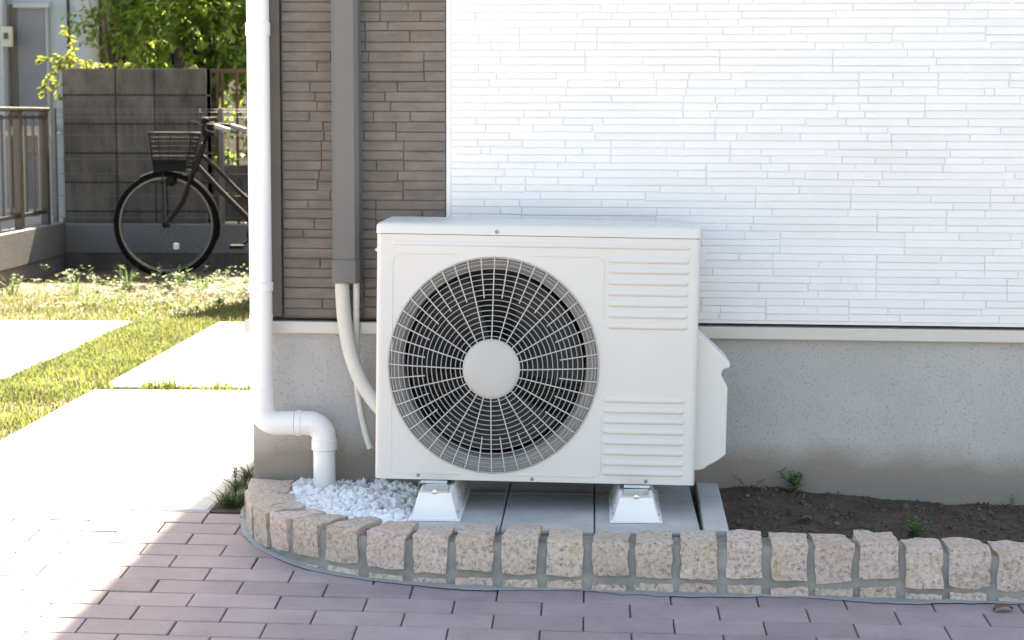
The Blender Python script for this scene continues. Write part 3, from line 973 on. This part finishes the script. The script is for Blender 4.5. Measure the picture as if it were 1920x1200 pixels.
# ------------------------------------------------------------------ lawn grass and weeds
rr = random.Random(33)
ga = MB()
def lawn_ok(x, y):
    if x > -1.018 or x < -5.0: return False
    if -1.914 < x < -1.02 and -.152 < y < 2.112: return False
    if -1.906 < x < -1.02 and 2.205 < y < 4.565: return False
    if x < -2.345 and y < 4.59: return False
    return True
cnt = 0
while cnt < 32000:
    u = rr.random()
    if u < .48:
        x, y = rr.uniform(-2.345, -1.914), rr.uniform(-.1, 4.65)
        dens = .92
    else:
        x, y = rr.uniform(-4.4, -1.05), rr.uniform(4.59, 7.25)
        dens = 1.0 if y < 5.35 else max(.10, 1 - (y - 5.35) * .75)
    if not lawn_ok(x, y): continue
    pt = noise.noise(Vector((x * 3.1, y * 1.6, 5)))
    if rr.random() > dens * (.72 + 1.0 * pt): continue
    if x > -1.99 and y < 4.5 and rr.random() < .35: continue
    hmax = rr.uniform(.012, .036) * (1.35 if rr.random() < .08 else 1)
    blade(ga, (x, y, .038), hmax, rr.uniform(0, 6.28), hmax * rr.uniform(.2, .8), .0055)
    cnt += 1
for i in range(1100):          # grass in the gap between the two slabs
    x, y = rr.uniform(-1.90, -1.05), rr.uniform(2.12, 2.20)
    cl_ = .55 + 1.1 * noise.noise(Vector((x * 7, 0, 9)))
    if rr.random() > cl_: continue
    blade(ga, (x, y, .036), rr.uniform(.03, .075) * (.5 + cl_ * .6), rr.uniform(0, 6.28), .02, .006)
tag(ga.build('lawn_grass', m_grass, None, (0, 0, 0), fixn=False), 'short sunlit lawn grass between and behind the concrete slabs', 'grass', kind='stuff')
wl = MB(); fl = MB()
cnt = 0
while cnt < 430:
    x = rr.uniform(-3.9, -1.1); y = rr.uniform(4.9, 7.35)
    if rr.random() > (.25 + .8 * max(0, (x + 3.1)) / 1.6) * (.35 + .65 * min(1, (y - 4.9) / 1.1)): continue
    h = rr.uniform(.03, .11) * (1 if y > 5.6 else .6)
    for k in range(9):
        b = rr.uniform(0, 6.28); f = rr.uniform(.2, 1)
        leaf(wl, (x + rr.uniform(-.02, .02), y + rr.uniform(-.02, .02), .04 + h * f), Vector((cos(b), sin(b), rr.uniform(-.1, .6))), Vector((0, 0, 1)), rr.uniform(.025, .05), .018)
    if rr.random() < .5:
        for k in range(3):
            b = rr.uniform(0, 6.28)
            leaf(fl, (x + rr.uniform(-.03, .03), y, .045 + h), Vector((cos(b), sin(b), .4)), Vector((0, 0, 1)), .02, .016)
    cnt += 1
tag(wl.build('low_weeds', m_grass2, None, (0, 0, 0), fixn=False), 'leafy low weeds covering the ground below the bicycle', 'weeds', kind='stuff')
tag(fl.build('weed_flowers', m_flower, None, (0, 0, 0), fixn=False), 'pale little flower heads on the low weeds', 'flowers', kind='stuff')
for x, y, h, lab in ((-3.44, 6.15, .19, 'tall weed at the far left under the low wall'), (-3.07, 6.20, .20, 'thin upright weed left of the bicycle wheel'),
                     (-2.84, 6.55, .22, 'leaning grass stalk in front of the bicycle wheel'), (-2.40, 6.60, .16, 'bushy weed right of the bicycle wheel foot'),
                     (-2.60, 6.9, .15, 'bushy weed directly under the bicycle wheel')):
    tuft('tall_weed', (x, y, .04), 16, h * .75, .09, m_grass2, lab, rr, 'weed', w=.009)

# ------------------------------------------------------------------ low wall, railing, block wall, mesh fence
lw = thing('low_wall', 'low concrete wall topped by the railing at the far left', 'wall', (-3.7, 7, .0))
lo = (-3.7, 7, 0)
MB().box(-3.76, -3.612, -.5, 7.985, .150, .370).build('coping', m_base, lw, lo, bevel=.004)
MB().box(-3.755, -3.620, -.5, 7.985, -.2, .148).build('lower_course', m_base, lw, lo)
bw = thing('block_wall', 'dark weathered concrete block wall behind the bicycle', 'wall', (-3.18, 8.3, 0))
bo = (-3.18, 8.3, 0)
BX0, BX1 = -3.692, -2.675
MB().box(BX0 + .004, BX1 - .004, 8.262, 8.40, -.2, 1.420).build('mortar_core', m_cjoint, bw, bo)
xs = [BX0, -3.314, -3.042, BX1]
zs = [1.426, 1.236, 1.037, .834, .631, .429, .342, .20]
for za, zb in zip(zs, zs[1:]):
    for xa, xb in zip(xs, xs[1:]):
        MB().face_box(xa + .004, xb - .004, zb + .006, za - .005, 8.250 + R.uniform(-.002, .002), 8.41, .004).build('block', m_cblock, bw, bo, fixn=False)
rw = thing('rear_low_wall', 'dark low block wall below the brown iron gate', 'wall', (-2.2, 8.5, 0))
for k in range(4):
    for j in range(2):
        MB().face_box(-2.66 + k * .4, -2.268 + k * .4, .36 + j * .2, .552 + j * .2, 8.34, 8.46, .004).build('block', m_cblock, rw, (-2.2, 8.5, 0), fixn=False)
ft = thing('fence_footing', 'pale concrete footing under the wire mesh fence', 'footing', (-2.3, 8.0, 0))
fo = (-2.3, 8.0, 0)
MB().box(-3.765, 0.5, 7.990, 8.14, .158, .356).build('footing_block', m_base, ft, fo, bevel=.004)
MB().box(-3.765, 0.5, 7.998, 8.14, -.2, .156).build('lower_block', m_cblock, ft, fo)
mf = thing('mesh_fence', 'thin wire mesh fence in front of the block wall', 'fence', (-2.3, 8.06, .356))
mo_ = (-2.3, 8.06, .356)
for x in (-3.70, -2.545, -1.4):
    MB().box(x - .016, x + .016, 8.05, 8.08, .35, 1.15).build('post', m_steel, mf, mo_, bevel=.003)
for z in (.40, .55, .70, .80, .965, 1.085, 1.12, 1.138):
    MB().tube([(-3.70, 8.045, z), (-1.0, 8.045, z)], .0021, 6).build('wire', m_steel, mf, mo_, 60)
vw = MB()
for i in range(54):
    x = -3.69 + i * .05
    vw.tube([(x, 8.050, .38), (x, 8.050, 1.138)], .0012, 4)
tag(vw.build('vertical_wires', m_steel, mf, mo_), kind='stuff')

rl = thing('railing', 'bronze metal railing standing on the low wall at far left', 'railing', (-3.68, 7.0, .37))
ro = (-3.68, 7.0, .37)
for y in (7.70, 7.10, 6.58, 5.9, 5.2):
    MB().box(-3.690, -3.640, y - .03, y + .03, .36, 1.125).build('post', m_rail, rl, ro, bevel=.004)
MB().box(-3.700, -3.632, 5.0, 7.74, 1.122, 1.148).build('top_rail', m_rail, rl, ro, bevel=.006)
MB().box(-3.688, -3.650, 5.0, 7.72, 1.075, 1.092).build('upper_rail', m_rail, rl, ro)
MB().box(-3.688, -3.650, 5.0, 7.72, .445, .470).build('lower_rail', m_rail, rl, ro)
y = 7.62
while y > 5.1:
    MB().box(-3.676, -3.660, y - .006, y + .006, .455, 1.10).build('picket', m_rail, rl, ro)
    y -= .17
rl2 = thing('rear_railing', 'row of pale pickets behind the bronze railing', 'railing', (-3.9, 8.2, 0))
r2o = (-3.9, 8.2, 0)
MB().box(-4.9, -3.71, 8.30, 8.42, -.2, .385).build('base_wall', m_railw, rl2, r2o, bevel=.004)
for i in range(9):
    x = -3.775 - i * .107
    MB().box(x - .010, x + .010, 8.345, 8.365, .38, .99).build('picket', m_railw, rl2, r2o)
MB().box(-4.9, -3.74, 8.34, 8.372, .955, .985).build('top_rail', m_railw, rl2, r2o)
MB().box(-4.9, -3.74, 8.34, 8.372, .42, .44).build('lower_rail', m_railw, rl2, r2o)

# iron gate right of the block wall
ig = thing('iron_gate', 'brown iron gate to the right of the block wall', 'gate', (-2.5, 8.9, 0))
io = (-2.5, 8.9, 0)
MB().box(-2.79, -1.3, 8.89, 8.92, 1.405, 1.435).build('top_rail', m_rust, ig, io, bevel=.003)
MB().box(-2.79, -1.3, 8.89, 8.92, .25, .28).build('bottom_rail', m_rust, ig, io)
for x in (-2.728, -2.692, -2.585, -2.47, -2.36, -2.25, -2.14, -2.03, -1.92):
    MB().box(x - .009, x + .009, 8.895, 8.915, .0 if x < -2.68 else .26, 1.41).build('bar', m_rust, ig, io)

# ------------------------------------------------------------------ neighbouring house
nb = thing('neighbour_house', 'pale blue grey house behind the railing at far left', 'house', (-6, 10.5, 0))
no = (-6, 10.5, 0)
MB().box(-9, -4.085, 10.50, 16, -.2, 6).build('wall', m_nbr, nb, no)
MB().box(-4.75, -4.395, 10.44, 10.497, .20, 1.985).build('door_frame', m_nbr, nb, no, bevel=.004)
MB().box(-4.632, -4.412, 10.43, 10.4385, .25, 1.945).build('door', m_nbr_d, nb, no, bevel=.003)
MB().box(-4.705, -4.640, 10.425, 10.4385, .20, 1.985).build('door_jamb', mat('jamb_brown', (.13, .115, .10), .7, .1, 5), nb, no)
MB().box(-4.66, -4.37, 10.40, 10.4385, 1.955, 1.995).build('lintel', m_nbr_p, nb, no, bevel=.003)
MB().box(-4.245, -4.228, 10.475, 10.4985, -.1, 6).build('wall_joint', m_nbr_k, nb, no)
MB().box(-4.82, -4.716, 10.30, 10.4385, -.1, 6).build('corner_post', m_nbr_p, nb, no, bevel=.004)
MB().box(-5.2, -4.33, 10.36, 10.40, .955, 1.012).build('ledge', m_railw, nb, no, bevel=.004)
MB().box(-4.60, -4.47, 10.415, 10.4285, .79, .945).build('window', m_glass, nb, no)
MB().box(-4.085, -3.35, 10.9, 16, -.2, 4).build('timber_wing', m_nbr_k, nb, no)
for i in range(7):
    x = -4.06 + i * .1
    MB().box(x, x + .075, 10.86, 10.8985, -.1, 4).build('board', m_nbr_k if i else mat('post_brown', (.16, .14, .125), .8, .1, 5), nb, no)
mbx = thing('meter_box', 'small cream meter box on the neighbouring wall', 'box', (-4.665, 10.27, 1.64))
MB().box(-4.712, -4.632, 10.24, 10.2985, 1.640, 1.798).build('case', m_cream, mbx, (-4.665, 10.27, 1.64), bevel=.004)
MB().box(-4.690, -4.655, 10.234, 10.2395, 1.70, 1.75).build('meter_window', m_glass, mbx, (-4.665, 10.27, 1.64))

# ------------------------------------------------------------------ trees and the vine
def tree(name, label, base, blobs, nleaf, m1, m2, mix, rr, lsize=(.045, .085), trunk_r=.05):
    t = thing(name, label, 'tree', base)
    b0 = Vector(base)
    tk = MB()
    top = sum((Vector(b[0]) for b in blobs), Vector()) / len(blobs) - b0
    pth = bez([(0, 0, -.05), (top.x * .3 + .03, top.y * .3, top.z * .35), (top.x * .8, top.y * .8, top.z * .75), tuple(top)], 5)
    tk.tube(pth, [trunk_r * (1 - .65 * i / (len(pth) - 1)) for i in range(len(pth))], 9)
    lA, lB = MB(), MB()
    tot = sum(b[1].x * b[1].y * b[1].z for b in blobs)
    for c, rad in blobs:
        cc = Vector(c) - b0
        for k in range(5):
            tip = cc + Vector((rr.uniform(-.8, .8) * rad.x, rr.uniform(-.8, .8) * rad.y, rr.uniform(-.4, .9) * rad.z))
            st = pth[len(pth) // 2 + (k % 3)]
            tk.tube(bez([st, st.lerp(tip, .5) + Vector((0, 0, .06)), tip], 4), [trunk_r * .30, trunk_r * .28, trunk_r * .25, trunk_r * .22, trunk_r * .18, trunk_r * .15, trunk_r * .12, trunk_r * .09, trunk_r * .06], 6)
        share = int(nleaf * rad.x * rad.y * rad.z / tot)
        twigs = []
        for k in range(max(6, share // 14)):
            u = Vector((rr.gauss(0, 1), rr.gauss(0, 1), rr.gauss(0, 1))).normalized() * (rr.random() ** .38)
            twigs.append((cc + Vector((u.x * rad.x, u.y * rad.y, u.z * rad.z)), Vector((u.x, u.y, u.z - .3)).normalized()))
        for k in range(share):
            p, d = rr.choice(twigs)
            p = p + d * rr.uniform(-.08, .08) + Vector((rr.uniform(-.05, .05), rr.uniform(-.05, .05), rr.uniform(-.05, .05)))
            dv = Vector((rr.uniform(-1, 1), rr.uniform(-1, 1), rr.uniform(-1.1, .5))) + d * .6
            l = rr.uniform(*lsize)
            leaf(lB if rr.random() < mix else lA, p, dv, Vector((rr.uniform(-.6, .6), rr.uniform(-.6, .6), 1)), l, l * rr.uniform(.38, .55))
    tk.build('trunk', m_bark, t, (0, 0, 0), 60)
    cr = lA.build('crown', m1, t, (0, 0, 0), fixn=False)
    if lB.v:
        lB.build('young_leaves', m2, cr, (0, 0, 0), fixn=False)
    return t
rr = random.Random(77)
V3 = lambda *a: Vector(a)
tree('broadleaf_tree', 'dense green sunlit tree rising behind the block wall', (-2.95, 9.5, 0),
     [((-2.95, 9.4, 1.75), V3(.55, .5, .55)), ((-3.3, 9.6, 2.15), V3(.5, .5, .40)), ((-2.6, 9.6, 2.1), V3(.5, .5, .45)), ((-2.9, 9.8, 2.45), V3(.6, .5, .3)),
      ((-2.5, 9.5, 1.5), V3(.4, .4, .4))], 7800, m_leaf, m_leaf_y, .32, rr, (.055, .115))
tree('yellow_leaf_shrub', 'sparse yellowish shrub at the left edge of the green tree', (-3.72, 9.6, 0),
     [((-3.68, 9.5, 1.85), V3(.26, .3, .28)), ((-3.55, 9.6, 1.62), V3(.3, .3, .2)), ((-3.62, 9.5, 2.15), V3(.25, .3, .22))], 900, m_leaf_y, m_leaf, .4, rr, trunk_r=.025)
tree('hedge_tree', 'dark leafy bush seen through the brown iron gate', (-2.3, 9.5, 0),
     [((-2.45, 9.45, .75), V3(.5, .35, .6)), ((-1.8, 9.5, 1.0), V3(.5, .4, .7))], 3600, m_leaf, m_leaf_y, .10, rr, trunk_r=.03)
vn = thing('climbing_vine', 'yellow green vine shoots hanging over the corner of the block wall', 'vine', (-3.66, 8.45, 1.0))
vo = Vector((-3.66, 8.45, 1.0))
st, lf = MB(), MB()
shoots = [[(-3.60, 8.40, 1.20), (-3.62, 8.32, 1.47), (-3.70, 8.26, 1.46), (-3.78, 8.22, 1.34), (-3.80, 8.20, 1.24)],
          [(-3.58, 8.40, 1.20), (-3.60, 8.36, 1.46), (-3.64, 8.35, 1.60), (-3.68, 8.34, 1.72)],
          [(-3.56, 8.40, 1.20), (-3.54, 8.30, 1.46), (-3.40, 8.28, 1.45), (-3.22, 8.30, 1.45)],
          [(-3.60, 8.40, 1.20), (-3.66, 8.30, 1.48), (-3.76, 8.24, 1.50), (-3.83, 8.22, 1.47)],
          [(-3.62, 8.40, 1.20), (-3.69, 8.28, 1.44), (-3.715, 8.235, 1.33), (-3.715, 8.22, 1.22)]]
for s_ in shoots:
    pp = bez(s_, 8)
    st.tube([p - vo for p in pp], .003, 5)
    for i, p in enumerate(pp[7:]):
        for k in range(1 + (i % 3 == 0)):
            b = rr.uniform(0, 6.28)
            leaf(lf, p - vo, Vector((cos(b), sin(b) * .6 - .3, rr.uniform(-1, .3))), Vector((0, -1, .3)), rr.uniform(.035, .075), .028)
st.build('stem', m_vine, vn, (0, 0, 0), 60); lf.build('leaves', m_vine, vn, (0, 0, 0), fixn=False)
sp = thing('gate_creeper', 'yellow leaves poking through the fence by the handlebar', 'vine', (-2.40, 8.6, .6))
lf = MB(); st = MB()
st.tube([(0, 0, 0), (.02, -.05, .2), (0.02, -.1, .45)], .004, 5)
for i in range(60):
    c_ = rr.choice([(.02, -.12, .38), (.08, -.12, .46), (-.02, -.12, .33), (.06, -.12, .18)])
    b = rr.uniform(0, 6.28)
    leaf(lf, (c_[0] + rr.uniform(-.05, .05), c_[1], c_[2] + rr.uniform(-.05, .05)), Vector((cos(b), -.3, sin(b))), Vector((0, -1, .2)), rr.uniform(.03, .055), .024)
st.build('stem', m_bark, sp, (0, 0, 0), 60); lf.build('leaves', m_vine, sp, (0, 0, 0), fixn=False)

# ------------------------------------------------------------------ bicycle
BY = 7.35
WX, WZ, WR = -2.776, .392, .325
bk = thing('bicycle', 'dark city bicycle with front basket parked by the block wall', 'bicycle', (WX, BY, .045))
ko2 = (WX, BY, .045)
RXC = WX + 1.08
def wheel(cx, name):
    tl = MB(); tl.tube([(cx + WR * cos(2 * pi * k / 64), BY, WZ + WR * sin(2 * pi * k / 64)) for k in range(64)], .0210, 10, closed=True)
    w = tl.build(name, m_black, bk, ko2, 60)
    rm = MB(); rm.lathe([(WR - .016, -.011), (WR - .029, -.010), (WR - .033, 0), (WR - .029, .010), (WR - .016, .011)], 64, (cx, BY, WZ))
    rm.build('rim', m_chrome, w, ko2, 50)
    spk = MB()
    for k in range(32):
        a = 2 * pi * k / 32; h = (-1) ** k * .022
        a2 = a + (.35 if (k // 2) % 2 else -.35)
        spk.tube([(cx + .018 * cos(a2 + 1.2), BY + h, WZ + .018 * sin(a2 + 1.2)), (cx + (WR - .03) * cos(a), BY, WZ + (WR - .03) * sin(a))], .0011, 4)
    spk.build('spokes', m_chrome, w, ko2, 60)
    hb = MB(); hb.lathe([(.008, -.06), (.010, -.045), (.022, -.03), (.016, 0), (.022, .03), (.010, .045), (.008, .06)], 16, (cx, BY, WZ))
    hb.build('hub', m_chrome, w, ko2, 50)
    return w
fw = wheel(WX, 'front_wheel')
wheel(RXC, 'rear_wheel')
MB().box(WX + .045, WX + .082, BY - .012, BY + .012, WZ - .162, WZ - .122).build('reflector', m_refl, fw, ko2, bevel=.004)
def guard(cx, a0, a1, name):
    g = MB(); n = 30; rr_ = WR + .030
    for k in range(n + 1):
        a = a0 + (a1 - a0) * k / n
        for q in range(5):
            t = -1 + q / 2
            r_ = rr_ - .010 * t * t
            g.v.append((cx + r_ * cos(a), BY + .027 * t, WZ + r_ * sin(a)))
    for k in range(n):
        for q in range(4):
            i = k * 5 + q
            g.f.append((i, i + 1, i + 6, i + 5))
    return g.build(name, m_black, bk, ko2, 60)
guard(WX, radians(-16), radians(118), 'front_mudguard')
guard(RXC, radians(-10), radians(160), 'rear_mudguard')
fk = MB()
for s in (-1, 1):
    fk.tube(bez([(WX, BY + s * .045, WZ), (WX + .035, BY + s * .045, WZ + .045), (-2.665, BY + s * .042, .545), (-2.610, BY + s * .035, .690), (-2.592, BY + s * .02, .735)], 6), .0105, 8)
fk.build('fork', m_bframe, bk, ko2, 50)
fr = MB()
fr.tube([(-2.588, BY, .735), (-2.520, BY, .915)], .020, 12)
fr.tube(bez([(-2.545, BY, .850), (-2.44, BY, .755), (-2.33, BY, .640), (-2.24, BY, .560), (-2.13, BY, .500), (-2.04, BY, .47)], 6), .0135, 10)
fr.tube(bez([(-2.568, BY, .775), (-2.42, BY, .615), (-2.26, BY, .455), (-2.16, BY, .345)], 6), .0165, 10)
fr.tube([(-2.155, BY, .330), (-2.02, BY, .80)], .0145, 10)
for s in (-1, 1):
    fr.tube([(-2.155, BY + s * .03, .330), (RXC, BY + s * .05, WZ)], .009, 8)
    fr.tube([(-2.035, BY + s * .015, .74), (RXC, BY + s * .05, WZ)], .007, 8)
fr.tube([(-2.155, BY - .035, .330), (-2.155, BY + .035, .330)], .021, 12)
fr.build('frame', m_bframe, bk, ko2, 50)
hbm = MB()
hbm.tube([(-2.525, BY, .905), (-2.490, BY, 1.005)], .012, 10)
for s in (-1, 1):
    hbm.tube(bez([(-2.490, BY, 1.0), (-2.505, BY + s * .08, 1.012), (-2.475, BY + s * .20, 1.035), (-2.42, BY + s * .26, 1.035), (-2.36, BY + s * .275, 1.02)], 6), .011, 8)
hb_ = hbm.build('handlebar', m_blackmetal, bk, ko2, 50)
for s in (-1, 1):
    MB().tube([(-2.395, BY + s * .27, 1.030), (-2.300, BY + s * .285, 1.002)], .0155, 10).build('grip', m_grip, hb_, ko2, 50)
    MB().tube(bez([(-2.455, BY + s * .25, 1.030), (-2.44, BY + s * .275, 1.0), (-2.35, BY + s * .30, .985)], 5), .006, 6).build('brake_lever', m_chrome, hb_, ko2, 50)
MB().lathe([(.001, -.022), (.018, -.018), (.027, -.004), (.027, .004)], 16, (-2.47, BY - .20, 1.062)).build('bell', m_blackmetal, hb_, ko2, 50)
MB().box(-2.53, -2.45, BY - .03, BY + .03, .965, 1.055).build('stem_clamp', m_blackmetal, hb_, ko2, bevel=.01)
cb = MB()
cb.tube(bez([(-2.47, BY - .2, 1.03), (-2.58, BY - .15, 1.06), (-2.60, BY - .05, .95), (-2.56, BY, .80)], 6), .003, 5)
cb.build('brake_cable', m_blackmetal, bk, ko2, 60)
# wire basket
bs = MB()
BT, BB = .985, .745
def bask(z, u, v):
    f = (z - BB) / (BT - BB)
    xl = -2.828 + (-2.850 + 2.828) * f; xr = -2.628 + (-2.572 + 2.628) * f; hy = .11 + .025 * f
    return (xl + (xr - xl) * u, BY - hy + 2 * hy * v, z)
for z, r_ in ((BT, .006), (BT - .03, .003), (.93, .0018), (.90, .0018), (.865, .0018), (.835, .004), (.80, .0018), (.775, .0018), (BB, .005)):
    bs.tube([bask(z, 0, 0), bask(z, 1, 0), bask(z, 1, 1), bask(z, 0, 1)], r_, 6, closed=True)
for i in range(15):
    u = i / 14
    for v in (0, 1):
        bs.tube([bask(BB, u, v), bask(BT, u, v)], .0015 if i % 7 else .004, 5)
    bs.tube([bask(BB, u, 0), bask(BB, u, 1)], .0015, 5)
for i in range(11):
    v = i / 10
    for u in (0, 1):
        bs.tube([bask(BB, u, v), bask(BT, u, v)], .0015, 5)
    bs.tube([bask(BB, 0, v), bask(BB, 1, v)], .0015, 5)
bsk = bs.build('basket', m_blackmetal, bk, ko2, 60)
MB().prism([(-2.828, .747), (-2.628, .747), (-2.612, .815), (-2.834, .815)], BY - .114, BY - .110).build('basket_plate', m_blackmetal, bsk, ko2)
for s in (-1, 1):
    MB().tube([(WX, BY + s * .055, WZ), (-2.785, BY + s * .06, .74)], .0045, 6).build('basket_stay', m_blackmetal, bk, ko2, 60)
MB().lathe([(.001, -.03), (.02, -.03), (.034, -.01), (.034, .02)], 14, (-2.735, BY - .03, .675)).build('lamp', m_blackmetal, bk, ko2, 50)
crk = MB()
crk.tube([(-2.155, BY - .05, .330), (-2.285, BY - .055, .262)], .009, 8)
crk.tube([(-2.155, BY + .05, .330), (-2.025, BY + .055, .398)], .009, 8)
crk.lathe([(.001, -.045), (.085, -.045), (.088, -.040), (.001, -.038)], 28, (-2.155, BY, .330))
ck = crk.build('crank', m_blackmetal, bk, ko2, 50)
for (x, z, s) in ((-2.292, .258, -1), (-2.018, .402, 1)):
    MB().box(x - .05, x + .04, BY + s * .10 - .035, BY + s * .10 + .035, z - .014, z + .010).build('pedal', m_blackmetal, ck, ko2, bevel=.004)
sd = MB()
sd.tube([(-2.035, BY, .75), (-2.0, BY, .87)], .012, 8)
for k, (x, w, z) in enumerate(((-2.13, .02, .885), (-2.05, .03, .90), (-1.97, .07, .90), (-1.89, .095, .905), (-1.86, .08, .90))):
    pass
sd.tube([(-2.14, BY, .885), (-2.06, BY, .897), (-1.97, BY, .90), (-1.90, BY, .908), (-1.86, BY, .905)], [.016, .028, .055, .075, .05], 12, flat=1.0)
sd.build('saddle', m_black, bk, ko2, 50)
MB().tube([(RXC, BY - .06, WZ), (RXC + .06, BY - .16, .05)], .008, 8).build('kickstand', m_chrome, bk, ko2, 60)
